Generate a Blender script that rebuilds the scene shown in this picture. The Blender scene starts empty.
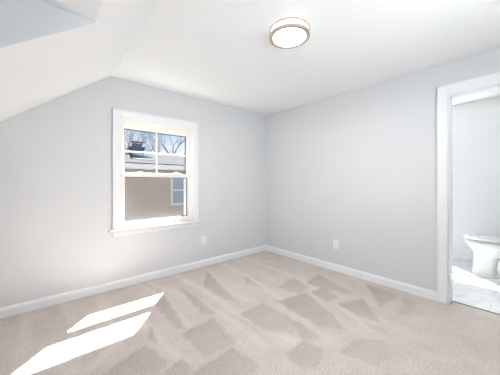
import bpy, bmesh, math, random
import numpy as np
from mathutils import Vector, Matrix

C = bpy.context.scene.collection
SC = bpy.context.scene
R = math.radians

# ------------------------------------------------------------------ camera, world, sun, lights, exposure
cam_d = bpy.data.cameras.new('camera')
cam_d.sensor_width = 36.0
cam_d.lens = 36.0 * 244.03 / 500.0
cam_d.shift_y = -5.07 / 500.0
cam_d.clip_start = 0.02
cam_d.clip_end = 200
cam = bpy.data.objects.new('camera', cam_d)
C.objects.link(cam)
cam.location = (-2.92, -2.945, 1.15)
cam.rotation_euler = (R(90), 0, R(-40.999))
SC.camera = cam

SC.view_settings.view_transform = 'Standard'
SC.view_settings.look = 'None'
SC.view_settings.gamma = 1.0
SC.view_settings.use_curve_mapping = False
SC.view_settings.exposure = 0.30

world = bpy.data.worlds.new('world')
SC.world = world
world.use_nodes = True
nt = world.node_tree
nt.nodes.clear()
wo = nt.nodes.new('ShaderNodeOutputWorld')
wb = nt.nodes.new('ShaderNodeBackground')
wb.inputs['Strength'].default_value = 0.98
tc = nt.nodes.new('ShaderNodeTexCoord')
ns = nt.nodes.new('ShaderNodeTexNoise')
ns.inputs['Scale'].default_value = 5.0
ns.inputs['Detail'].default_value = 5.0
rp = nt.nodes.new('ShaderNodeValToRGB')
rp.color_ramp.elements[0].position = 0.40
rp.color_ramp.elements[0].color = (0.42, 0.60, 0.92, 1)
rp.color_ramp.elements[1].position = 0.66
rp.color_ramp.elements[1].color = (0.92, 0.95, 1.0, 1)
nt.links.new(tc.outputs['Generated'], ns.inputs['Vector'])
nt.links.new(ns.outputs['Fac'], rp.inputs['Fac'])
nt.links.new(rp.outputs['Color'], wb.inputs['Color'])
nt.links.new(wb.outputs['Background'], wo.inputs['Surface'])

sun_d = bpy.data.lights.new('sun', 'SUN')
sun_d.energy = 88.0
sun_d.angle = R(1.1)
sun_d.color = (1.0, 0.97, 0.945)
sun = bpy.data.objects.new('sun', sun_d)
C.objects.link(sun)
SUN_TRAVEL = Vector((-0.89, -1.0, -1.66)).normalized()
sun.rotation_euler = SUN_TRAVEL.to_track_quat('-Z', 'Y').to_euler()
sun.location = (6, 8, 12)

def window_light(name, loc, aim, sx, sy, power, colour, spread):
    """area light at a window"""
    d = bpy.data.lights.new(name, 'AREA')
    d.shape = 'RECTANGLE'
    d.size, d.size_y = sx, sy
    d.energy = power
    d.color = colour
    d.spread = R(spread)
    o = bpy.data.objects.new(name, d)
    o.location = loc
    o.rotation_euler = Vector(aim).to_track_quat('-Z', 'Z').to_euler()
    C.objects.link(o)
    return o

def louvred_window_light(name, centre, u, w, nu, z0, z1, nz, aim, power, colour, spread):
    """the same, in small facets turned towards aim, each staying outside the pane; u is the window's level direction"""
    dz = (z1 - z0) / nz; du = w / nu
    for a in range(nu):
        for k in range(nz):
            p = Vector(centre) + Vector(u) * (-w / 2 + du * (a + .5)); p.z = z0 + dz * (k + .5)
            window_light(name, p, aim, du * .9, dz * .85, power / (nu * nz), colour, spread)

window_light('daylight_dormer_window', (-3.89, -2.45, 1.30), (1, 0, 0), 1.3, 1.0, 2.0, (0.90, 0.95, 1.0), 95)
louvred_window_light('fill_back_window', (-2.03, -3.99, 0), (1, 0, 0), 1.3, 4, 0.80, 1.82, 4, (0.40, 1, 0.7), 22, (0.93, 0.968, 1.0), 110)  # added fill, facets tilted up and to the right to brighten the room
louvred_window_light('daylight_bathroom_window', (1.88, -1.57, 0), (0, 1, 0), 0.6, 1, 0.52, 1.92, 5, (-1, 0, 0.75), 155, (0.98, 0.99, 1.0), 180)

# ------------------------------------------------------------------ materials
def new_mat(name):
    m = bpy.data.materials.new(name)
    m.use_nodes = True
    return m, m.node_tree, m.node_tree.nodes['Principled BSDF']

def mat(name, col, rough=0.5, metal=0.0, bump=0.0, bscale=200.0, vary=0.0, vscale=3.0, spec=0.5):
    m, t, b = new_mat(name)
    b.inputs['Roughness'].default_value = rough
    b.inputs['Metallic'].default_value = metal
    b.inputs['Specular IOR Level'].default_value = spec
    tcn = t.nodes.new('ShaderNodeTexCoord')
    n = t.nodes.new('ShaderNodeTexNoise')
    n.inputs['Scale'].default_value = vscale
    n.inputs['Detail'].default_value = 4
    t.links.new(tcn.outputs['Object'], n.inputs['Vector'])
    mx = t.nodes.new('ShaderNodeMix')
    mx.data_type = 'RGBA'
    mx.inputs[6].default_value = (*[c * (1 - vary) for c in col], 1)
    mx.inputs[7].default_value = (*[min(1, c * (1 + vary)) for c in col], 1)
    t.links.new(n.outputs['Fac'], mx.inputs[0])
    t.links.new(mx.outputs[2], b.inputs['Base Color'])
    if bump:
        n2 = t.nodes.new('ShaderNodeTexNoise')
        n2.inputs['Scale'].default_value = bscale
        n2.inputs['Detail'].default_value = 3
        t.links.new(tcn.outputs['Object'], n2.inputs['Vector'])
        bp = t.nodes.new('ShaderNodeBump')
        bp.inputs['Strength'].default_value = bump
        bp.inputs['Distance'].default_value = 0.002
        t.links.new(n2.outputs['Fac'], bp.inputs['Height'])
        t.links.new(bp.outputs['Normal'], b.inputs['Normal'])
    return m

M = {}
M['wall'] = mat('wall_paint', (0.715, 0.722, 0.73), 0.6, bump=0.08, bscale=250, vary=0.006, spec=0.3)
M['ceil'] = mat('ceiling_paint', (0.92, 0.922, 0.92), 0.7, bump=0.08, bscale=250, vary=0.004, spec=0.2)
M['trim'] = mat('trim_paint', (0.89, 0.892, 0.90), 0.32, vary=0.004)
M['sash'] = mat('sash_vinyl', (0.90, 0.882, 0.845), 0.35, vary=0.004)
M['gasket'] = mat('glazing_gasket', (0.03, 0.035, 0.05), 0.5)
M['bath_wall'] = mat('bathroom_paint', (0.82, 0.83, 0.83), 0.5, bump=0.05, vary=0.005)
M['bath_ceil'] = mat('bathroom_ceiling_paint', (0.90, 0.89, 0.88), 0.6, vary=0.005)
M['nickel'] = mat('brushed_nickel', (0.68, 0.57, 0.49), 0.38, metal=1.0, vary=0.03, vscale=60)
M['chrome'] = mat('chrome', (0.75, 0.76, 0.78), 0.12, metal=1.0, vary=0.01)
M['porcelain'] = mat('porcelain', (0.80, 0.80, 0.80), 0.12, vary=0.003)
M['seat_plastic'] = mat('seat_plastic', (0.82, 0.82, 0.82), 0.22, vary=0.003)
M['plate'] = mat('outlet_plastic', (0.88, 0.885, 0.90), 0.35, vary=0.003)
M['slot'] = mat('outlet_slot', (0.10, 0.10, 0.10), 0.6)
M['threshold'] = mat('threshold_metal', (0.30, 0.27, 0.24), 0.4, vary=0.05)
M['wood_dark'] = mat('house_trim', (0.42, 0.41, 0.40), 0.8, vary=0.02)
M['chimney'] = mat('chimney_brick', (0.045, 0.06, 0.095), 0.8, vary=0.25, vscale=8)
M['bark'] = mat('bark', (0.13, 0.12, 0.13), 0.9, vary=0.3, vscale=10)
M['grass'] = mat('lawn_grass', (0.06, 0.063, 0.035), 0.95, vary=0.4, vscale=2)
M['house_glass'] = mat('house_window_glass', (0.17, 0.195, 0.235), 0.3, vary=0.35, vscale=3, spec=0.1)
M['dark_glass'] = mat('skylight_glass', (0.02, 0.027, 0.035), 0.9, vary=0.1, spec=0.0)

def glass_mat(name, fac_glossy=0.05, tint=(1, 1, 1)):
    m = bpy.data.materials.new(name)
    m.use_nodes = True
    t = m.node_tree
    t.nodes.clear()
    o = t.nodes.new('ShaderNodeOutputMaterial')
    a = t.nodes.new('ShaderNodeBsdfTransparent')
    a.inputs['Color'].default_value = (*tint, 1)
    g = t.nodes.new('ShaderNodeBsdfGlossy')
    g.inputs['Roughness'].default_value = 0.02
    mx = t.nodes.new('ShaderNodeMixShader')
    mx.inputs[0].default_value = fac_glossy
    t.links.new(a.outputs[0], mx.inputs[1])
    t.links.new(g.outputs[0], mx.inputs[2])
    t.links.new(mx.outputs[0], o.inputs['Surface'])
    return m
M['glass'] = glass_mat('window_glass', 0.03, (0.97, 0.985, 0.99))
M['tinted_glass'] = glass_mat('tinted_window_glass', 0.03, (0.40, 0.41, 0.41))  # tint added to weaken the sun entering the bathroom

# insect screen: fine grey mesh that lets most of the light through
m = bpy.data.materials.new('insect_screen_mesh'); m.use_nodes = True
t = m.node_tree; t.nodes.clear()
o_ = t.nodes.new('ShaderNodeOutputMaterial')
a_ = t.nodes.new('ShaderNodeBsdfTransparent')
d_ = t.nodes.new('ShaderNodeBsdfDiffuse'); d_.inputs['Color'].default_value = (0.16, 0.16, 0.165, 1)
mx_ = t.nodes.new('ShaderNodeMixShader'); mx_.inputs[0].default_value = 0.26
t.links.new(a_.outputs[0], mx_.inputs[1]); t.links.new(d_.outputs[0], mx_.inputs[2]); t.links.new(mx_.outputs[0], o_.inputs['Surface'])
M['screen'] = m

# lit diffuser of the ceiling lamp
m, t, b = new_mat('lit_diffuser')
b.inputs['Base Color'].default_value = (0.9, 0.88, 0.85, 1)
b.inputs['Emission Color'].default_value = (1.0, 0.985, 0.975, 1)
b.inputs['Emission Strength'].default_value = 125.0
M['diffuser'] = m
m, t, b = new_mat('lit_side_glass')
b.inputs['Base Color'].default_value = (0.9, 0.87, 0.83, 1)
b.inputs['Emission Color'].default_value = (1.0, 0.96, 0.91, 1)
b.inputs['Emission Strength'].default_value = 1.0
M['side_glass'] = m

# carpet: cut pile, brushed two ways by the vacuum cleaner (vertex attribute 'pile')
m, t, b = new_mat('beige_carpet')
b.inputs['Roughness'].default_value = 1.0
b.inputs['Specular IOR Level'].default_value = 0.05
b.inputs['Sheen Weight'].default_value = 0.15
tcn = t.nodes.new('ShaderNodeTexCoord')
at = t.nodes.new('ShaderNodeAttribute'); at.attribute_name = 'pile'
n1 = t.nodes.new('ShaderNodeTexNoise'); n1.inputs['Scale'].default_value = 105; n1.inputs['Detail'].default_value = 3
n2 = t.nodes.new('ShaderNodeTexNoise'); n2.inputs['Scale'].default_value = 7; n2.inputs['Detail'].default_value = 3
for n in (n1, n2): t.links.new(tcn.outputs['Object'], n.inputs['Vector'])
mA = t.nodes.new('ShaderNodeMix'); mA.data_type = 'RGBA'
mA.inputs[6].default_value = (0.675, 0.605, 0.555, 1)
mA.inputs[7].default_value = (0.45, 0.395, 0.36, 1)
t.links.new(at.outputs['Fac'], mA.inputs[0])
r1 = t.nodes.new('ShaderNodeMapRange'); r1.inputs[1].default_value = 0.3; r1.inputs[2].default_value = 0.7; r1.inputs[3].default_value = 0.76; r1.inputs[4].default_value = 1.2
t.links.new(n1.outputs['Fac'], r1.inputs[0])
r2 = t.nodes.new('ShaderNodeMapRange'); r2.inputs[1].default_value = 0.3; r2.inputs[2].default_value = 0.7; r2.inputs[3].default_value = 0.95; r2.inputs[4].default_value = 1.05
t.links.new(n2.outputs['Fac'], r2.inputs[0])
mm = t.nodes.new('ShaderNodeMath'); mm.operation = 'MULTIPLY'
t.links.new(r1.outputs[0], mm.inputs[0]); t.links.new(r2.outputs[0], mm.inputs[1])
vs = t.nodes.new('ShaderNodeVectorMath'); vs.operation = 'SCALE'
t.links.new(mA.outputs[2], vs.inputs[0]); t.links.new(mm.outputs[0], vs.inputs['Scale'])
t.links.new(vs.outputs[0], b.inputs['Base Color'])
bp = t.nodes.new('ShaderNodeBump'); bp.inputs['Strength'].default_value = 0.35; bp.inputs['Distance'].default_value = 0.006
t.links.new(n1.outputs['Fac'], bp.inputs['Height']); t.links.new(bp.outputs['Normal'], b.inputs['Normal'])
M['carpet'] = m

# polished white marble tile with thin grout lines
m, t, b = new_mat('marble_tile')
b.inputs['Roughness'].default_value = 0.08
tcn = t.nodes.new('ShaderNodeTexCoord')
mp = t.nodes.new('ShaderNodeMapping'); mp.inputs['Rotation'].default_value = (0, 0, R(90))
br = t.nodes.new('ShaderNodeTexBrick')
br.offset = 0.5
br.inputs['Scale'].default_value = 1.0
br.inputs['Brick Width'].default_value = 0.60
br.inputs['Row Height'].default_value = 0.30
br.inputs['Mortar Size'].default_value = 0.003
br.inputs['Color1'].default_value = (0.87, 0.875, 0.885, 1)
br.inputs['Color2'].default_value = (0.83, 0.84, 0.85, 1)
br.inputs['Mortar'].default_value = (0.60, 0.62, 0.65, 1)
wv = t.nodes.new('ShaderNodeTexNoise'); wv.inputs['Scale'].default_value = 2.2; wv.inputs['Detail'].default_value = 8; wv.inputs['Distortion'].default_value = 1.6
rv = t.nodes.new('ShaderNodeValToRGB')
rv.color_ramp.elements[0].position = 0.44; rv.color_ramp.elements[0].color = (1, 1, 1, 1)
e = rv.color_ramp.elements.new(0.50); e.color = (0.86, 0.87, 0.89, 1)
rv.color_ramp.elements[2].position = 0.56; rv.color_ramp.elements[2].color = (1, 1, 1, 1)
ml = t.nodes.new('ShaderNodeMix'); ml.data_type = 'RGBA'; ml.blend_type = 'MULTIPLY'; ml.inputs[0].default_value = 1
t.links.new(tcn.outputs['Object'], mp.inputs['Vector']); t.links.new(mp.outputs[0], br.inputs['Vector'])
t.links.new(tcn.outputs['Object'], wv.inputs['Vector']); t.links.new(wv.outputs['Fac'], rv.inputs['Fac'])
t.links.new(br.outputs['Color'], ml.inputs[6]); t.links.new(rv.outputs['Color'], ml.inputs[7])
t.links.new(ml.outputs[2], b.inputs['Base Color'])
M['tile'] = m

# lapped siding: the boards are geometry; colour tan
M['siding'] = mat('tan_siding', (0.27, 0.215, 0.18), 0.8, vary=0.06, vscale=4, spec=0.1)

# shingle roof
m, t, b = new_mat('grey_shingles')
b.inputs['Roughness'].default_value = 0.9
tcn = t.nodes.new('ShaderNodeTexCoord')
br = t.nodes.new('ShaderNodeTexBrick'); br.inputs['Scale'].default_value = 1.0
br.inputs['Brick Width'].default_value = 0.33; br.inputs['Row Height'].default_value = 0.15; br.inputs['Mortar Size'].default_value = 0.012
br.inputs['Color1'].default_value = (0.040, 0.040, 0.042, 1); br.inputs['Color2'].default_value = (0.030, 0.030, 0.031, 1); br.inputs['Mortar'].default_value = (0.018, 0.018, 0.018, 1)
t.links.new(tcn.outputs['Object'], br.inputs['Vector']); t.links.new(br.outputs['Color'], b.inputs['Base Color'])
b.inputs['Specular IOR Level'].default_value = 0.0
M['shingles'] = m

# ------------------------------------------------------------------ mesh helpers
def bm_new(): return bmesh.new()

def box(bm, x0, x1, y0, y1, z0, z1, bev=0.0, seg=2):
    xs, ys, zs = sorted((x0, x1)), sorted((y0, y1)), sorted((z0, z1))
    v = [bm.verts.new((x, y, z)) for x in xs for y in ys for z in zs]
    fs = [bm.faces.new([v[i] for i in f]) for f in
          ((0, 1, 3, 2), (4, 6, 7, 5), (0, 4, 5, 1), (2, 3, 7, 6), (0, 2, 6, 4), (1, 5, 7, 3))]
    if bev:
        es = list({e for f in fs for e in f.edges})
        bmesh.ops.bevel(bm, geom=es, offset=bev, segments=seg, affect='EDGES', profile=0.5)
    return fs

def prism(bm, pts, axis, a, b):
    """closed polygon pts (2-D) pushed along an axis from a to b"""
    def p3(p, k):
        if axis == 'x': return (k, p[0], p[1])
        if axis == 'y': return (p[0], k, p[1])
        return (p[0], p[1], k)
    va = [bm.verts.new(p3(p, a)) for p in pts]
    vb = [bm.verts.new(p3(p, b)) for p in pts]
    n = len(pts)
    bm.faces.new(va); bm.faces.new(list(reversed(vb)))
    for i in range(n):
        j = (i + 1) % n
        bm.faces.new([va[j], va[i], vb[i], vb[j]])

def loft(bm, rings, cap=True):
    vr = [[bm.verts.new(p) for p in r] for r in rings]
    n = len(vr[0])
    for a, b in zip(vr, vr[1:]):
        for i in range(n):
            j = (i + 1) % n
            bm.faces.new([a[i], a[j], b[j], b[i]])
    if cap:
        bm.faces.new(list(reversed(vr[0]))); bm.faces.new(vr[-1])

def lathe(bm, prof, c, seg=64, close=False):
    """profile of (r, z) round the vertical through c"""
    rings = []
    for r, z in prof:
        rings.append([(c[0] + r * math.cos(2 * math.pi * k / seg), c[1] + r * math.sin(2 * math.pi * k / seg), c[2] + z) for k in range(seg)])
    if close: rings.append(rings[0])
    vr = []
    for i, r in enumerate(rings):
        if close and i == len(rings) - 1: vr.append(vr[0]); break
        vr.append([bm.verts.new(p) for p in r])
    for a, b in zip(vr, vr[1:]):
        for i in range(seg):
            j = (i + 1) % seg
            bm.faces.new([a[i], a[j], b[j], b[i]])
    if not close:
        if prof[0][0] > 1e-4: bm.faces.new(list(reversed(vr[0])))
        if prof[-1][0] > 1e-4: bm.faces.new(vr[-1])

def tube(bm, p0, p1, r0, r1, seg=6):
    p0, p1 = Vector(p0), Vector(p1)
    d = (p1 - p0).normalized()
    u = d.orthogonal().normalized(); w = d.cross(u)
    rr = []
    for p, r in ((p0, r0), (p1, r1)):
        rr.append([p + (u * math.cos(2 * math.pi * k / seg) + w * math.sin(2 * math.pi * k / seg)) * r for k in range(seg)])
    loft(bm, rr)

def obj(name, bm, m, parent=None, smooth=False, label=None, cat=None, group=None, kind=None):
    bmesh.ops.recalc_face_normals(bm, faces=bm.faces[:])
    me = bpy.data.meshes.new(name)
    bm.to_mesh(me); bm.free()
    me.materials.append(m)
    if smooth:
        for p in me.polygons: p.use_smooth = True
    o = bpy.data.objects.new(name, me)
    C.objects.link(o)
    if parent is not None:
        o.parent = parent
        o.matrix_parent_inverse = parent_world(parent).inverted()
    tag(o, label, cat, group, kind)
    return o

def parent_world(p):
    mtx = Matrix.LocRotScale(p.location, p.rotation_euler, p.scale)
    return (parent_world(p.parent) @ p.matrix_parent_inverse @ mtx) if p.parent else mtx

def tag(o, label=None, cat=None, group=None, kind=None):
    if label: o['label'] = label
    if cat: o['category'] = cat
    if group: o['group'] = group
    if kind: o['kind'] = kind

def empty(name, loc, label=None, cat=None, group=None, kind=None):
    o = bpy.data.objects.new(name, None)
    o.location = loc
    o.empty_display_size = 0.1
    C.objects.link(o)
    tag(o, label, cat, group, kind)
    return o

def struct(name, bm, m, label, cat, smooth=False):
    return obj(name, bm, m, None, smooth, label, cat, None, 'structure')

def edge_split(o, ang=35):
    """smooth shading with crisp edges"""
    me = o.data
    for p in me.polygons: p.use_smooth = True
    me.set_sharp_from_angle(angle=R(ang))

# ------------------------------------------------------------------ room shell
H = 2.282
XS, PITCH = -2.333, 0.743           # where the flat ceiling turns into the slope
XK = -3.79                          # knee wall
ZK = H - (XS - XK) * PITCH
YB = -3.80                          # wall behind the camera
YD, ZD = -1.40, 2.022               # dormer cheek and dormer ceiling
XD = XS - (H - ZD) / PITCH
YD2 = -3.40
def zs(x): return H - (XS - x) * PITCH

# carpet
TRACKS = [
    [(-2.1, -1.2), (-1.79, -1.17), (-1.84, -1.57), (-2.1, -1.55)] ,
    [(-2.23, -1.6), (-1.89, -1.57), (-1.86, -1.84), (-2.06, -1.92), (-2.23, -1.77)] ,
    [(-2.66, -1.26), (-2.34, -1.15), (-2.28, -1.43), (-2.41, -1.51), (-2.58, -1.49)] ,
    [(-2.4, -1.49), (-2.21, -1.44), (-2.19, -1.58), (-2.32, -1.66), (-2.42, -1.63)] ,
    [(-1.59, -1.27), (-1.29, -1.26), (-1.29, -1.68), (-1.45, -1.77), (-1.59, -1.6)] ,
    [(-0.93, -1.12), (-0.6, -1.07), (-0.66, -1.35), (-0.84, -1.38), (-0.94, -1.3)] ,
    [(-1.18, -1.33), (-0.8, -1.4), (-0.98, -1.82), (-1.12, -2.01), (-1.23, -1.84)] ,
    [(-0.78, -1.72), (-0.49, -1.86), (-0.8, -2.15), (-0.84, -1.99)] ,
    [(-0.12, -1.72), (-0.12, -2.09), (-0.56, -2.04)] ,
    [(-0.15, -2.1), (-0.15, -2.22), (-0.51, -2.28), (-0.54, -2.19)] ,
    [(-1.38, -2.08), (-1.13, -2.11), (-1.01, -2.23), (-1.14, -2.36), (-1.34, -2.32)] ,
    [(-1.32, -1.51), (-1.29, -1.7), (-1.34, -1.96), (-1.47, -1.88)] ,
    [(-1.66, -1.86), (-1.45, -1.86), (-1.43, -2.02), (-1.62, -2.09), (-1.71, -1.96)] ,
    [(-0.55, -2.32), (-0.45, -2.46), (-0.45, -2.59), (-0.54, -2.67), (-0.72, -2.54)] ,
    [(-1.04, -2.36), (-0.78, -2.46), (-0.88, -2.56), (-1.15, -2.48)] ,
    [(-1.94, -0.45), (-2.04, -1.19), (-2.1, -1.11), (-2.1, -0.63)] ,
    [(-2.24, -0.94), (-2.28, -1.24), (-2.31, -1.09)] ,
    [(-1.75, -0.41), (-1.72, -0.73), (-1.74, -1.15), (-1.85, -1.07)] ,
    [(-1.25, -0.15), (-1.39, -0.72), (-1.48, -1.14), (-1.54, -0.87), (-1.54, -0.56)] ,
    [(-1.0, -0.6), (-1.07, -1.05), (-1.12, -0.81)] ,
    [(-0.61, -1.25), (-0.26, -1.19), (-0.39, -1.59), (-0.46, -1.81), (-0.58, -1.55)] ,
    [(-0.76, -1.43), (-0.54, -1.46), (-0.65, -1.7), (-0.83, -1.68)] ,
]
STREAKS = [
    [(-2.99, 0.01), (-2.99, -0.44), (-3.0, -0.83)] ,
    [(-2.73, -0.05), (-2.71, -0.47)] ,
    [(-2.44, -0.06), (-2.43, -0.36)] ,
    [(-2.07, -0.06), (-1.97, -0.6), (-2.03, -1.2), (-2.0, -1.52)] ,
    [(-1.95, -0.09), (-1.8, -0.65), (-1.69, -1.27), (-1.72, -1.7)] ,
    [(-1.62, -0.1), (-1.59, -0.58), (-1.6, -1.22), (-1.53, -1.79)] ,
    [(-1.24, -0.11), (-1.35, -0.72), (-1.39, -1.11)] ,
    [(-0.96, -0.09), (-0.99, -0.73), (-1.09, -1.23), (-1.14, -1.88)] ,
    [(-2.47, -0.25), (-2.47, -0.98), (-2.68, -1.17)] ,
    [(-0.54, -0.09), (-0.56, -0.98), (-0.73, -1.69), (-0.97, -2.12)] ,
    [(-2.27, -0.77), (-2.24, -1.25), (-2.22, -1.52)] ,
]
def carpet_mesh():
    nx, ny = 200, 190
    X = np.linspace(XK, 0.0, nx); Y = np.linspace(YB, 0.0, ny)
    step = X[1] - X[0]
    extra = [0.02, 0.04, 0.06, 0.08, 0.104]
    gx, gy = np.meshgrid(X, Y, indexing='ij')
    P = np.stack([gx.ravel(), gy.ravel()], 1)
    rng = random.Random(4)
    def signed(poly):
        # signed distance, inside negative
        n = len(poly); d2 = np.full(len(P), 1e9); inside = np.zeros(len(P), bool)
        for i in range(n):
            a = np.array(poly[i]); b = np.array(poly[(i + 1) % n]); e = b - a
            w = P - a; t = np.clip((w @ e) / (e @ e), 0, 1)
            d2 = np.minimum(d2, ((w - t[:, None] * e) ** 2).sum(1))
            c = ((a[1] > P[:, 1]) != (b[1] > P[:, 1])) & (P[:, 0] < e[0] * (P[:, 1] - a[1]) / (e[1] if abs(e[1]) > 1e-9 else 1e-9) + a[0])
            inside ^= c
        d = np.sqrt(d2)
        return np.where(inside, -d, d)
    def wob(f, s):
        return s * (np.sin(P[:, 0] * f + 1.3) * np.cos(P[:, 1] * f * 1.3 + .4) + .5 * np.sin(P[:, 0] * f * 2.7 + P[:, 1] * f * 2.1))
    pile = np.full(len(P), 0.27) + wob(4.1, .05) + wob(17, .04) + .07 * np.sin(P[:, 0] * 24 + np.sin(P[:, 1] * 2.3) * 1.6) * np.sin(P[:, 1] * 3.1 + P[:, 0] * 1.7)
    # band along the window wall that no stroke lightened
    band = np.clip((P[:, 1] + 0.42 + wob(3, .05)) / 0.30, 0, 1)
    pile = np.maximum(pile, 0.14 * band)
    for line in STREAKS:
        d = np.full(len(P), 1e9)
        for a, b in zip(line, line[1:]):
            a = np.array(a); b = np.array(b); e = b - a; w = P - a
            t = np.clip((w @ e) / (e @ e), 0, 1)
            d = np.minimum(d, np.sqrt(((w - t[:, None] * e) ** 2).sum(1)))
        k = np.clip(1.25 * (1 - d / 0.055), 0, 1)
        pile = pile * (1 - 0.95 * k)
    for poly in TRACKS:
        s = signed(poly) + wob(31, .006)
        k = np.clip(0.5 - s / 0.032, 0, 1)
        # the dark of a stroke is strongest at its far end and fades towards the near one
        ys = [p[1] for p in poly]; y0, y1 = min(ys), max(ys)
        fade = 0.62 + 0.38 * np.clip((P[:, 1] - y0) / (y1 - y0), 0, 1)
        pile = np.maximum(pile, k * fade * rng.uniform(.85, 1.1) * float(np.clip((-np.mean(ys) - 2.75) / -.7, .35, 1)))
    bm = bm_new()
    lay = bm.verts.layers.float.new('pile')
    V = [[None] * ny for _ in range(nx)]
    pile = np.clip(pile, 0, 1).reshape(nx, ny)
    for i in range(nx):
        for j in range(ny):
            v = bm.verts.new((X[i], Y[j], 0)); v[lay] = float(pile[i, j]); V[i][j] = v
    for i in range(nx - 1):
        for j in range(ny - 1):
            bm.faces.new([V[i][j], V[i + 1][j], V[i + 1][j + 1], V[i][j + 1]])
    # tongue of carpet into the doorway
    a = [bm.verts.new(p) for p in ((0, -3.2, 0), (0.104, -3.2, 0), (0.104, -2.433, 0), (0, -2.433, 0))]
    for v in a: v[lay] = 0.3
    bm.faces.new(a)
    return bm
floor = struct('floor', carpet_mesh(), M['carpet'], 'beige cut pile carpet covering the bedroom floor with vacuum tracks', 'carpet')

bm = bm_new(); box(bm, XK - .3, 0.104, YB - .2, 0.14, -0.25, -0.012)
struct('floor_slab', bm, M['threshold'], 'slab under the beige carpet', 'floor')

# window wall (left in the photo), with its opening
WX0, WX1, WZ0, WZ1 = -2.242, -1.370, 0.645, 1.865
bm = bm_new()
box(bm, XK - .14, WX0, 0, .14, -.1, H + .15); box(bm, WX1, 0.0, 0, .14, -.1, H + .15)
box(bm, WX0, WX1, 0, .14, -.1, WZ0); box(bm, WX0, WX1, 0, .14, WZ1, H + .15)
struct('wall_left', bm, M['wall'], 'pale grey gable wall with the double hung window', 'wall')

# right wall with the doorway
DY0, DY1, DZ = -3.20, -2.433, 1.972
bm = bm_new()
box(bm, 0, .12, DY1, .14, -.1, H + .15); box(bm, 0, .12, YB - .14, DY0, -.1, H + .15); box(bm, 0, .12, DY0, DY1, DZ, H + .15)
struct('wall_right', bm, M['wall'], 'pale grey wall with the bathroom doorway', 'wall')

# wall behind the camera, with an unseen window added to carry fill light
BX0, BX1, BZ0, BZ1 = -2.74, -1.33, 0.78, 1.84
bm = bm_new()
box(bm, XK - .14, BX0, YB - .14, YB, -.1, H + .15); box(bm, BX1, .12, YB - .14, YB, -.1, H + .15)
box(bm, BX0, BX1, YB - .14, YB, -.1, BZ0); box(bm, BX0, BX1, YB - .14, YB, BZ1, H + .15)
struct('wall_back', bm, M['wall'], 'pale grey wall behind the camera with an added wide window', 'wall')

# knee wall and dormer front in one line, with the dormer window
KY0, KY1, KZ0, KZ1 = -3.15, -1.75, 0.78, 1.82
bm = bm_new()
box(bm, XK - .14, XK, YD, .0, -.1, ZK + .02); box(bm, XK - .14, XK, YB, YD2, -.1, ZK + .02)
box(bm, XK - .14, XK, KY1, YD, -.1, ZD + .1); box(bm, XK - .14, XK, YD2, KY0, -.1, ZD + .1)
box(bm, XK - .14, XK, KY0, KY1, -.1, KZ0); box(bm, XK - .14, XK, KY0, KY1, KZ1, ZD + .1)
struct('wall_knee', bm, M['wall'], 'low pale grey knee wall under the slope with the dormer window', 'wall')

# flat ceiling
bm = bm_new(); box(bm, XS, .12, YB - .14, .14, H, H + .15)
struct('ceiling', bm, M['ceil'], 'flat white ceiling carrying the round lamp', 'ceiling')
# sloped ceiling round the dormer opening
def slope_piece(bm, xa, xb, y0, y1, t=0.10):
    prism(bm, [(xa, zs(xa)), (xb, zs(xb)), (xb, zs(xb) + t), (xa, zs(xa) + t)], 'y', y0, y1)
bm = bm_new()
slope_piece(bm, XS, XD, YB - .14, .14); slope_piece(bm, XD, XK, YD + .012, .14); slope_piece(bm, XD, XK, YB - .14, YD2 - .012)
struct('ceiling_slope', bm, M['ceil'], 'sloped white ceiling falling to the knee wall', 'ceiling')
# dormer: flat ceiling and two cheeks
bm = bm_new(); box(bm, XK - .14, XD, YD2, YD, ZD, ZD + .10)
struct('ceiling_dormer', bm, M['ceil'], 'flat white ceiling of the dormer cut into the slope', 'ceiling')
for nm, ya, yb, lb in (('wall_dormer', YD, YD + .012, 'grey triangular dormer cheek nearest the window wall'), ('wall_dormer_back', YD2 - .012, YD2, 'grey triangular dormer cheek behind the camera')):
    bm = bm_new()
    e = 0.0
    prism(bm, [(XD, ZD + .04), (XK - .0, ZD + .04), (XK - .0, ZK + e + .0), (XD - .0, ZD + e)], 'y', ya, yb)
    struct(nm, bm, M['wall'], lb, 'wall')

# bathroom shell
BXE, BY0, BY1 = 1.70, -3.12, -0.60
W2Y0, W2Y1, W2Z0, W2Z1 = -1.92, -1.22, 0.48, 1.95
bm = bm_new(); box(bm, 0.104, BXE + .1, BY0 - .1, BY1 + .1, -.15, 0.0)
struct('floor_bathroom', bm, M['tile'], 'glossy white marble tile floor of the bathroom', 'floor')
bm = bm_new()
box(bm, BXE, BXE + .12, BY0 - .1, W2Y0, -.1, H + .1); box(bm, BXE, BXE + .12, W2Y1, BY1 + .1, -.1, H + .1)
box(bm, BXE, BXE + .12, W2Y0, W2Y1, -.1, W2Z0); box(bm, BXE, BXE + .12, W2Y0, W2Y1, W2Z1, H + .1)
struct('wall_bathroom', bm, M['bath_wall'], 'pale bathroom wall seen through the doorway behind the toilet', 'wall')
bm = bm_new(); box(bm, .12, BXE, BY0 - .1, BY0, -.1, H + .1)
struct('wall_bathroom_back', bm, M['bath_wall'], 'bathroom wall behind the toilet tank', 'wall')
bm = bm_new(); box(bm, .12, BXE, BY1, BY1 + .1, -.1, H + .1)
struct('wall_bathroom_front', bm, M['bath_wall'], 'bathroom end wall hidden beyond the doorway', 'wall')
bm = bm_new(); box(bm, .12, BXE + .12, BY0 - .1, BY1 + .1, H, H + .1)
struct('ceiling_bathroom', bm, M['bath_ceil'], 'white bathroom ceiling seen through the doorway', 'ceiling')

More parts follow.
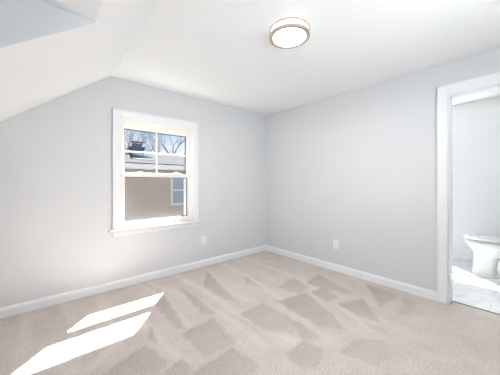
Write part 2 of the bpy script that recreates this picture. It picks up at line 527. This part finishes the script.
# ------------------------------------------------------------------ baseboards
def base_prof(h=.09, t=.014):
    return [(0, 0), (t, 0), (t, h - .022), (t * .72, h - .012), (t * .45, h - .003), (t * .3, h), (0, h)]
def baseboard(name, axis, fixed, sgn, a, b, label):
    bm = bm_new()
    prism(bm, [(fixed + sgn * p, z) for p, z in base_prof()], axis, a, b)
    return struct(name, bm, M['trim'], label, 'baseboard')
baseboard('baseboard_left', 'x', 0, -1, XK, 0, 'white baseboard running under the window')
baseboard('baseboard_right', 'y', 0, -1, -2.353, -.0, 'white baseboard along the wall beside the doorway')
baseboard('baseboard_back', 'x', YB, 1, XK, 0, 'white baseboard behind the camera')
baseboard('baseboard_knee', 'y', XK, 1, YB, 0, 'white baseboard along the knee wall')
baseboard('baseboard_bathroom', 'y', BXE, -1, BY0, BY1, 'white baseboard behind the toilet')

# ------------------------------------------------------------------ doorway trim
tr = empty('trim_1', (0, DY1, 0), 'white casing round the bathroom doorway', 'door casing', None, 'structure')
CW = .081
bm = bm_new(); box(bm, -.018, 0, DY1, DY1 + CW, 0, DZ + .095, .003); box(bm, -.022, 0, DY1 + CW - .016, DY1 + CW, 0, DZ + .095, .003)
obj('side_casing', bm, M['trim'], tr)
bm = bm_new(); box(bm, -.018, 0, DY0 - CW, DY0, 0, DZ + .095, .003); box(bm, -.022, 0, DY0 - CW, DY0 - CW + .016, 0, DZ + .095, .003)
obj('side_casing', bm, M['trim'], tr)
bm = bm_new(); box(bm, -.018, 0, DY0, DY1, DZ, DZ + .095, .003); box(bm, -.022, 0, DY0 - CW, DY1 + CW, DZ + .079, DZ + .097, .003)
obj('head_casing', bm, M['trim'], tr)
bm = bm_new(); box(bm, 0, .12, DY1 - .014, DY1, 0, DZ); box(bm, 0, .12, DY0, DY0 + .014, 0, DZ); box(bm, 0, .12, DY0 + .014, DY1 - .014, DZ - .014, DZ)
obj('door_jamb', bm, M['trim'], tr)
bm = bm_new(); box(bm, .098, .118, DY0 + .014, DY1 - .014, 0, .006, .002)
struct('trim_2', bm, M['threshold'], 'thin dark strip where the carpet meets the bathroom tile', 'threshold')

# ------------------------------------------------------------------ the bedroom window
w1 = empty('window_1', ((WX0 + WX1) / 2, 0, WZ0), 'white double hung window above the sun patches', 'window', None, 'structure')
cw = .078
bm = bm_new()
for s, x in ((-1, WX0), (1, WX1)):
    box(bm, x, x + s * cw, -.017, 0, WZ0 - .02, WZ1 + .083, .003)
    box(bm, x + s * (cw - .016), x + s * cw, -.024, 0, WZ0 - .02, WZ1 + .083, .003)
box(bm, WX0, WX1, -.017, 0, WZ1, WZ1 + .083, .003)
box(bm, WX0 - cw, WX1 + cw, -.024, 0, WZ1 + .067, WZ1 + .084, .003)
obj('casing', bm, M['trim'], w1)
bm = bm_new(); box(bm, WX0 - cw - .032, WX1 + cw + .032, -.050, 0, WZ0 - .022, WZ0, .004); box(bm, WX0, WX1, -.001, .12, WZ0 - .022, WZ0)
obj('stool', bm, M['trim'], w1)
bm = bm_new(); box(bm, WX0 - cw, WX1 + cw, -.016, 0, WZ0 - .080, WZ0 - .022, .003)
obj('apron', bm, M['trim'], w1)
# vinyl frame in the opening
FX0, FX1, FZ0, FZ1 = WX0 + .020, WX1 - .020, WZ0 + .014, WZ1 - .030
bm = bm_new()
box(bm, WX0, FX0, .004, .14, WZ0, WZ1); box(bm, FX1, WX1, .004, .14, WZ0, WZ1); box(bm, FX0, FX1, .004, .14, FZ1, WZ1); box(bm, FX0, FX1, .02, .14, WZ0, FZ0)
for x0, x1 in ((FX0, FX0 + .010), (FX1 - .010, FX1)):
    box(bm, x0, x1, .006, .016, FZ0, FZ1, .001)
obj('frame', bm, M['sash'], w1)
def sash(name, y0, y1, z0, z1, stile, bot, top):
    bm = bm_new()
    box(bm, FX0, FX0 + stile, y0, y1, z0, z1, .003); box(bm, FX1 - stile, FX1, y0, y1, z0, z1, .003)
    box(bm, FX0 + stile, FX1 - stile, y0, y1, z0, z0 + bot, .003); box(bm, FX0 + stile, FX1 - stile, y0, y1, z1 - top, z1, .003)
    s = obj(name, bm, M['sash'], w1)
    gx0, gx1, gz0, gz1 = FX0 + stile, FX1 - stile, z0 + bot, z1 - top
    ym = (y0 + y1) / 2
    bm = bm_new(); box(bm, gx0 - .004, gx1 + .004, ym - .002, ym + .002, gz0 - .004, gz1 + .004)
    obj('pane', bm, M['glass'], s)
    bm = bm_new(); q = .010
    box(bm, gx0, gx0 + q, ym + .003, y1, gz0, gz1); box(bm, gx1 - q, gx1, ym + .003, y1, gz0, gz1)
    box(bm, gx0 + q, gx1 - q, ym + .003, y1, gz0, gz0 + q); box(bm, gx0 + q, gx1 - q, ym + .003, y1, gz1 - q, gz1)
    obj('gasket', bm, M['gasket'], s, label='dark gasket round the glass')
    return s, (gx0, gx1, gz0, gz1, ym)
lo, _ = sash('lower_sash', .020, .054, FZ0, 1.260, .036, .048, .048)
up, (gx0, gx1, gz0, gz1, ym) = sash('upper_sash', .060, .094, 1.212, FZ1, .036, .048, .072)
bm = bm_new(); xm = (gx0 + gx1) / 2 - .012; zm = 1.505
box(bm, xm - .008, xm + .008, ym - .010, ym - .003, gz0, gz1, .002)
box(bm, gx0, xm - .009, ym - .010, ym - .003, zm - .009, zm + .009, .002); box(bm, xm + .009, gx1, ym - .010, ym - .003, zm - .009, zm + .009, .002)
obj('muntin', bm, M['trim'], up)
for xk in (FX0 + .20, FX1 - .20):
    bm = bm_new(); box(bm, xk - .024, xk + .024, .024, .052, 1.260, 1.270, .003); box(bm, xk - .008, xk + .026, .030, .046, 1.270, 1.281, .003)
    obj('sash_lock', bm, M['sash'], lo)
bm = bm_new(); box(bm, FX0 + .05, FX1 - .05, .012, .020, FZ0 + .030, FZ0 + .038, .002)
obj('lift_rail', bm, M['sash'], lo)
# insect screen over the lower half, outside
bm = bm_new(); s0, s1, s2, s3 = FX0 + .030, FX1 - .046, FZ0 + .016, 1.22
box(bm, FX0, s0, .112, .124, FZ0, 1.245); box(bm, s1, FX1, .112, .124, FZ0, 1.245); box(bm, s0, s1, .112, .124, FZ0, s2); box(bm, s0, s1, .112, .124, s3, 1.245)
sf = obj('screen_frame', bm, M['trim'], w1)
bm = bm_new(); v = [bm.verts.new(p) for p in ((s0, .118, s2), (s1, .118, s2), (s1, .118, s3), (s0, .118, s3))]; bm.faces.new(v)
obj('screen_mesh', bm, M['screen'], sf)

def plain_window(name, axis, fix, depth, a0, a1, z0, z1, nlite, label, glass='glass'):
    """window set in a wall at coordinate fix; depth is signed, outwards"""
    def bb(bm, u0, u1, d0, d1, za, zb, bev=0):
        if axis == 'x': box(bm, fix + d0, fix + d1, u0, u1, za, zb, bev)
        else: box(bm, u0, u1, fix + d0, fix + d1, za, zb, bev)
    s = 1 if depth > 0 else -1
    mid = ((a0 + a1) / 2)
    e = empty(name, (fix, mid, z0) if axis == 'x' else (mid, fix, z0), label, 'window', None, 'structure')
    bm = bm_new()
    for u0, u1 in ((a0 - .075, a0), (a1, a1 + .075)): bb(bm, u0, u1, 0, -s * .018, z0 - .02, z1 + .08, .003)
    bb(bm, a0, a1, 0, -s * .018, z1, z1 + .08, .003); bb(bm, a0 - .10, a1 + .10, .0, -s * .05, z0 - .022, z0, .003); bb(bm, a0 - .075, a1 + .075, 0, -s * .016, z0 - .09, z0 - .022, .003)
    obj('casing', bm, M['trim'], e)
    bm = bm_new()
    w = .04
    bb(bm, a0, a0 + w, 0, s * .09, z0, z1); bb(bm, a1 - w, a1, 0, s * .09, z0, z1); bb(bm, a0 + w, a1 - w, 0, s * .09, z0, z0 + w); bb(bm, a0 + w, a1 - w, 0, s * .09, z1 - w, z1)
    zc = (z0 + z1) / 2
    bb(bm, a0 + w, a1 - w, s * .02, s * .08, zc - .02, zc + .02)
    for k in range(1, nlite):
        u = a0 + (a1 - a0) * k / nlite
        bb(bm, u - .03, u + .03, 0, s * .09, z0 + w, zc - .02); bb(bm, u - .03, u + .03, 0, s * .09, zc + .02, z1 - w)
    fr = obj('frame', bm, M['sash'], e)
    bm = bm_new(); bb(bm, a0 + .01, a1 - .01, s * .048, s * .052, z0 + .01, z1 - .01)
    obj('pane', bm, M[glass], fr)
plain_window('window_2', 'x', BXE, .12, W2Y0, W2Y1, W2Z0, W2Z1, 1, 'narrow bathroom window hidden beyond the doorway', 'tinted_glass')
plain_window('window_3', 'x', XK, -.14, KY0, KY1, KZ0, KZ1, 2, 'twin dormer window left of the camera')
plain_window('added_window', 'y', YB, -.14, BX0, BX1, BZ0, BZ1, 2, 'wide twin window added behind the camera for fill light')

# ------------------------------------------------------------------ outlets
def outlet(loc, facing, label):
    """duplex receptacle; built facing -y then turned"""
    e = empty('wall_outlet', (0, 0, 0), label, 'outlet', 'white wall outlets')
    w, h = .036, .058
    bm = bm_new(); box(bm, -w, w, -.006, 0, -h, h, .003)
    obj('cover_plate', bm, M['plate'], e)
    for s in (-1, 1):
        bm = bm_new(); zc = s * .0195
        pr = []
        for k in range(20):
            a = 2 * math.pi * k / 20
            pr.append((.0175 * math.cos(a), zc + max(-.0135, min(.0135, .0175 * math.sin(a)))))
        prism(bm, pr, 'y', -.0085, -.005)
        rc = obj('receptacle', bm, M['plate'], e)
        bm = bm_new()
        box(bm, -.0075, -.0052, -.0088, -.0080, zc - .003, zc + .006); box(bm, .0052, .0075, -.0088, -.0080, zc - .002, zc + .005); box(bm, -.0025, .0025, -.0088, -.0080, zc - .0105, zc - .006)
        obj('slots', bm, M['slot'], rc, label='dark outlet slots')
    bm = bm_new(); pr = [(.003 * math.cos(2 * math.pi * k / 12), .003 * math.sin(2 * math.pi * k / 12)) for k in range(12)]
    prism(bm, pr, 'y', -.0075, -.005); obj('screw', bm, M['chrome'], e, label='metal screw')
    e.location = loc; e.rotation_euler = (0, 0, facing)
    return e
outlet((-1.205, 0, .357), 0, 'white wall outlet below and right of the window')
outlet((0, -1.287, .345), R(-90), 'white wall outlet on the right wall between corner and doorway')

# ------------------------------------------------------------------ ceiling lamp
LC = (-1.507, -1.766, H)
cl = empty('ceiling_light', LC, 'round flush ceiling lamp with two nickel rings and lit white diffuser', 'ceiling lamp')
bm = bm_new(); lathe(bm, [(.135, 0), (.135, -.010), (.0, -.010)], LC); edge_split(obj('ceiling_pan', bm, M['trim'], cl))
def ring(name, z0, z1, r0, r1):
    bm = bm_new(); lathe(bm, [(r0, z0), (r0, z1 + .002), (r0 + .002, z1), (r1 - .002, z1), (r1, z1 + .002), (r1, z0)], LC, 72, close=True)
    o = obj(name, bm, M['nickel'], cl); edge_split(o); return o
ring('upper_ring', -.001, -.009, .138, .148)
ring('lower_ring', -.043, -.058, .118, .150)
bm = bm_new(); lathe(bm, [(.139, -.008), (.139, -.044), (.135, -.044), (.135, -.008)], LC, 72, close=True); edge_split(obj('side_glass', bm, M['side_glass'], cl))
bm = bm_new(); lathe(bm, [(.119, -.044), (.119, -.050), (.110, -.052), (.080, -.054), (.030, -.055), (.0003, -.055)], LC, 72); edge_split(obj('diffuser', bm, M['diffuser'], cl))
for k in range(3):
    a = R(145 + 120 * k)
    bm = bm_new(); x, y = LC[0] + .143 * math.cos(a), LC[1] + .143 * math.sin(a)
    tube(bm, (x, y, H - .008), (x, y, H - .044), .004, .004, 10); obj('strut', bm, M['nickel'], cl)

# ------------------------------------------------------------------ toilet
TX = 1.30
to = empty('toilet', (TX, -2.75, 0), 'white two piece toilet with closed lid in the bathroom', 'toilet')
def egg(yf, yb, hw, z, n=40, p=2.3, bias=.58):
    """outline with a round front (towards +y) and a squarer back"""
    yc = yf - (yf - yb) * bias
    out = []
    for k in range(n):
        a = 2 * math.pi * k / n
        c, s = math.cos(a), math.sin(a)
        pw = 2 / (2.0 if s > 0 else p + .6)
        x = hw * math.copysign(abs(c) ** pw, c)
        L = (yf - yc) if s > 0 else (yc - yb)
        out.append((TX + x, yc + L * math.copysign(abs(s) ** pw, s), z))
    return out
# pedestal front column, trapway and foot in one casting
bm = bm_new()
loft(bm, [egg(-2.440, -2.680, .118, 0), egg(-2.445, -2.678, .115, .02), egg(-2.455, -2.680, .108, .10), egg(-2.462, -2.690, .106, .18), egg(-2.462, -2.72, .112, .25), egg(-2.45, -2.74, .13, .30)])
loft(bm, [egg(-2.60, -3.02, .072, 0.0, p=4), egg(-2.60, -3.02, .072, .22, p=4), egg(-2.58, -3.02, .085, .30, p=4)])
loft(bm, [egg(-2.60, -3.03, .112, 0.0, p=4), egg(-2.60, -3.03, .110, .030, p=4), egg(-2.61, -3.02, .100, .042, p=4)])
p_ = obj('pedestal', bm, M['porcelain'], to); edge_split(p_, 40)
for s in (-1, 1):
    bm = bm_new(); lathe(bm, [(.014, 0), (.014, .012), (.009, .020), (.0004, .023)], (TX + s * .092, -2.80, .040), 16); obj('bolt_cap', bm, M['porcelain'], to, True)
bm = bm_new()
loft(bm, [egg(-2.475, -2.74, .115, .245), egg(-2.452, -2.78, .135, .285), egg(-2.420, -2.83, .158, .325), egg(-2.392, -2.86, .176, .365), egg(-2.379, -2.87, .184, .395), egg(-2.377, -2.87, .185, .410), egg(-2.383, -2.87, .180, .416), egg(-2.43, -2.80, .140, .416), egg(-2.46, -2.77, .11, .36), egg(-2.50, -2.72, .07, .30)])
o = obj('bowl', bm, M['porcelain'], to); edge_split(o, 40)
bm = bm_new()
loft(bm, [egg(-2.395, -2.83, .172, .4165), egg(-2.388, -2.835, .177, .420), egg(-2.388, -2.835, .177, .428), egg(-2.395, -2.83, .172, .431)])
o = obj('seat', bm, M['seat_plastic'], to); edge_split(o, 50)
bm = bm_new()
loft(bm, [egg(-2.378, -2.835, .184, .441), egg(-2.369, -2.84, .191, .444), egg(-2.369, -2.84, .191, .456), egg(-2.378, -2.835, .184, .462), egg(-2.40, -2.82, .165, .465)])
for s in (-1, 1): box(bm, TX + s * .1 - .012, TX + s * .1 + .012, -2.70, -2.68, .4305, .442)
o = obj('lid', bm, M['seat_plastic'], to); edge_split(o, 50)
for s in (-1, 1):
    bm = bm_new(); tube(bm, (TX + s * .075 - .025, -2.848, .440), (TX + s * .075 + .025, -2.848, .440), .014, .014, 14); obj('hinge', bm, M['seat_plastic'], to, False)
def rrect(x0, x1, y0, y1, z, r=.04, n=6):
    out = []
    for cx_, cy_, a0 in ((x1 - r, y1 - r, 0), (x0 + r, y1 - r, 90), (x0 + r, y0 + r, 180), (x1 - r, y0 + r, 270)):
        for k in range(n + 1):
            a = R(a0 + 90 * k / n); out.append((cx_ + r * math.cos(a), cy_ + r * math.sin(a), z))
    return out
bm = bm_new()
loft(bm, [rrect(TX - .185, TX + .185, -3.095, -2.895, .405), rrect(TX - .205, TX + .205, -3.10, -2.885, .43), rrect(TX - .215, TX + .215, -3.105, -2.88, .74)])
o = obj('tank', bm, M['porcelain'], to); edge_split(o, 40)
bm = bm_new()
loft(bm, [rrect(TX - .225, TX + .225, -3.108, -2.87, .741), rrect(TX - .225, TX + .225, -3.108, -2.87, .765), rrect(TX - .215, TX + .215, -3.10, -2.88, .775)])
o = obj('tank_lid', bm, M['porcelain'], to); edge_split(o, 40)
bm = bm_new(); lathe(bm, [(.016, 0), (.016, .006), (.0004, .008)], (TX - .15, -2.875, .68), 16); tube(bm, (TX - .15, -2.866, .68), (TX - .085, -2.862, .672), .006, .005, 10)
obj('flush_handle', bm, M['chrome'], to, label='chrome flush handle')
bm = bm_new(); box(bm, TX - .10, TX + .10, -3.0, -2.80, .30, .405, .02); obj('tank_shelf', bm, M['porcelain'], to)

# ------------------------------------------------------------------ outside
GZ = -2.8
bm = bm_new(); box(bm, -40, 40, .2, 60, GZ - .3, GZ)
struct('ground', bm, M['grass'], 'grass between the houses', 'lawn')

HY = 6.0                                         # plane of the neighbour's wall
hs = empty('neighbour_house', (1.0, HY, GZ), 'tan sided house with grey shingle roof outside the window', 'house')
bm = bm_new()
HX0, HX1 = -9.0, 9.0
ZE = 1.60
expo = .15
nb = int((ZE - GZ) / expo)
WINX0, WINX1, WINZ0, WINZ1 = .93, 2.05, .34, 1.36
def lap(bm, xa, xb, za, zb):
    # one board, thicker at its lower edge
    prism(bm, [(HY - .05, za), (HY - .006, zb), (HY + .05, zb), (HY + .05, za)], 'x', xa, xb)
z = GZ
while z < ZE:
    zt = min(z + expo, ZE)
    if zt > WINZ0 and z < WINZ1:
        lap(bm, HX0, WINX0, z, zt); lap(bm, WINX1, HX1, z, zt)
    else:
        lap(bm, HX0, HX1, z, zt)
    z = zt
obj('siding', bm, M['siding'], hs)
bm = bm_new(); box(bm, HX0, HX1, HY + .05, HY + .2, GZ, WINZ0); box(bm, HX0, HX1, HY + .05, HY + .2, WINZ1, ZE + .2)
box(bm, HX0, WINX0, HY + .05, HY + .2, WINZ0, WINZ1); box(bm, WINX1, HX1, HY + .05, HY + .2, WINZ0, WINZ1); box(bm, HX0, HX0 + .2, HY, HY + 7, GZ, ZE); box(bm, HX1 - .2, HX1, HY, HY + 7, GZ, ZE)
box(bm, HX0, HX1, HY + 6.8, HY + 7, GZ, ZE)
obj('wall', bm, M['siding'], hs)
bm = bm_new(); box(bm, HX0 - .3, HX1 + .3, HY - .16, HY, ZE + .0, ZE + .02); box(bm, HX0 - .3, HX1 + .3, HY - .18, HY - .155, ZE, ZE + .17)
obj('soffit', bm, M['wood_dark'], hs)
bm = bm_new(); prism(bm, [(HY - .29, ZE + .04), (HY - .28, ZE + .165), (HY - .27, ZE + .185), (HY - .18, ZE + .185), (HY - .18, ZE + .03), (HY - .26, ZE + .02)], 'x', HX0 - .3, HX1 + .3)
obj('gutter', bm, M['wood_dark'], hs, label='pale gutter along the eave')
RP = .205                                        # roof rise per metre
y0r, z0r, yr = HY - .24, ZE + .19, HY + 3.4
zr = z0r + (yr - y0r) * RP
bm = bm_new()
prism(bm, [(y0r, z0r), (yr, zr), (yr, zr + .05), (y0r, z0r + .03)], 'x', HX0 - .3, HX1 + .3)
prism(bm, [(yr, zr), (2 * yr - y0r, z0r), (2 * yr - y0r, z0r + .03), (yr, zr + .05)], 'x', HX0 - .3, HX1 + .3)
obj('roof', bm, M['shingles'], hs)
bm = bm_new()
w = .07
box(bm, WINX0 - w, WINX0 + .02, HY - .045, HY + .05, WINZ0 - w, WINZ1 + w); box(bm, WINX1 - .02, WINX1 + w, HY - .045, HY + .05, WINZ0 - w, WINZ1 + w)
box(bm, WINX0, WINX1, HY - .045, HY + .05, WINZ0 - w, WINZ0 + .02); box(bm, WINX0, WINX1, HY - .045, HY + .05, WINZ1 - .02, WINZ1 + w)
zc = (WINZ0 + WINZ1) / 2
box(bm, WINX0 + .02, WINX1 - .02, HY - .02, HY + .05, zc - .03, zc + .03)
hw_ = obj('house_window', bm, M['wood_dark'], hs, label='white framed window in the tan siding')
bm = bm_new(); box(bm, WINX0, WINX1, HY + .02, HY + .03, WINZ0, WINZ1); obj('house_pane', bm, M['house_glass'], hw_, label='blue grey reflecting glass')
# chimney and its cap, and the roof light below it
cy, cx = HY + 2.6, .42
zb = z0r + (cy - y0r) * RP
def rz(y): return z0r + (y - y0r) * RP + .05
ch = []
bm = bm_new(); box(bm, cx - .26, cx + .26, cy - .2, cy + .25, zb - .1, zb + .32)
chm = obj('chimney', bm, M['chimney'], hs, label='dark brick chimney on the ridge')
bm = bm_new(); box(bm, cx - .29, cx + .29, cy - .23, cy + .28, zb + .32, zb + .36)
box(bm, cx - .15, cx + .15, cy - .1, cy + .15, zb + .36, zb + .50, .01)
for sx in (-.2, .2): box(bm, cx + sx - .012, cx + sx + .012, cy - .02, cy + .04, zb + .36, zb + .57)
box(bm, cx - .24, cx + .24, cy - .14, cy + .2, zb + .57, zb + .59)
obj('chimney_cap', bm, M['chimney'], chm)
sy = HY + .95
sx0, sx1 = -.27, .50
bm = bm_new()
prism(bm, [(sy - .30, rz(sy - .30) - .06), (sy + .30, rz(sy + .30) - .06), (sy + .30, rz(sy + .30) + .03), (sy - .30, rz(sy - .30) + .03)], 'x', sx0, sx1)
sk = obj('roof_light', bm, M['wood_dark'], hs, label='low roof light with dark glass')
bm = bm_new()
rings = []
for i in range(9):
    f = i / 8; x = sx0 + .02 + (sx1 - sx0 - .04) * f
    top = .20 - .13 * f
    if i in (0, 8): top *= .55
    row = []
    for k in range(9):
        u = k / 8; y = sy - .28 + .56 * u
        row.append((x, y, rz(y) + .03 + top * math.sin(math.pi * u) ** .6))
    row += [(x, sy + .28, rz(sy + .28) - .02), (x, sy - .28, rz(sy - .28) - .02)]
    rings.append(row)
loft(bm, rings)
edge_split(obj('dome', bm, M['dark_glass'], sk, label='dark glass dome'))

# bare trees beyond the roof
def tree(x, y, h, seed, label, lean=0.0):
    rng = random.Random(seed)
    bm = bm_new()
    cnt = [0]
    def grow(p, d, L, r, depth):
        if depth == 0 or cnt[0] > 2600: return
        segs = 2
        q = p
        for s in range(segs):
            d2 = (d + Vector((rng.uniform(-.12, .12), rng.uniform(-.12, .12), rng.uniform(-.02, .10)))).normalized()
            n = q + d2 * L / segs
            r2 = r * (.86 if s == 0 else .72)
            tube(bm, q, n, r, r2, 5); cnt[0] += 1
            q, d, r = n, d2, r2
        k = 3 if depth > 2 else 2
        base = rng.uniform(0, 6.28)
        for i in range(k):
            a = base + 6.283 * i / k + rng.uniform(-.4, .4)
            sp = rng.uniform(.35, .75)
            u = d.orthogonal().normalized(); w_ = d.cross(u)
            nd = (d * math.cos(sp) + (u * math.cos(a) + w_ * math.sin(a)) * math.sin(sp)).normalized()
            grow(q, nd, L * rng.uniform(.66, .84), r * rng.uniform(.62, .78), depth - 1)
    trunk = Vector((x, y, GZ))
    fork = trunk + Vector((lean * h * .3, 0, h * .30))
    tb = bm_new(); tube(tb, trunk - Vector((0, 0, .1)), fork, h * .022, h * .017, 9)
    e = empty('bare_tree', trunk, label, 'tree', 'bare trees beyond the roof')
    obj('trunk', tb, M['bark'], e)
    for i in range(4):
        a = 6.283 * i / 4 + rng.uniform(-.3, .3)
        nd = Vector((math.cos(a) * .55 + lean, math.sin(a) * .4, 1)).normalized()
        grow(fork, nd, h * .17, h * .012, 6)
    obj('branches', bm, M['bark'], e)
tree(9.2, 25.5, 15.0, 3, 'bare tree spreading right of the dark chimney')
tree(2.0, 17.0, 11.0, 8, 'bare tree behind and left of the dark chimney')
tree(10.0, 40.0, 16.0, 5, 'smaller bare tree farther off between the two nearer ones')
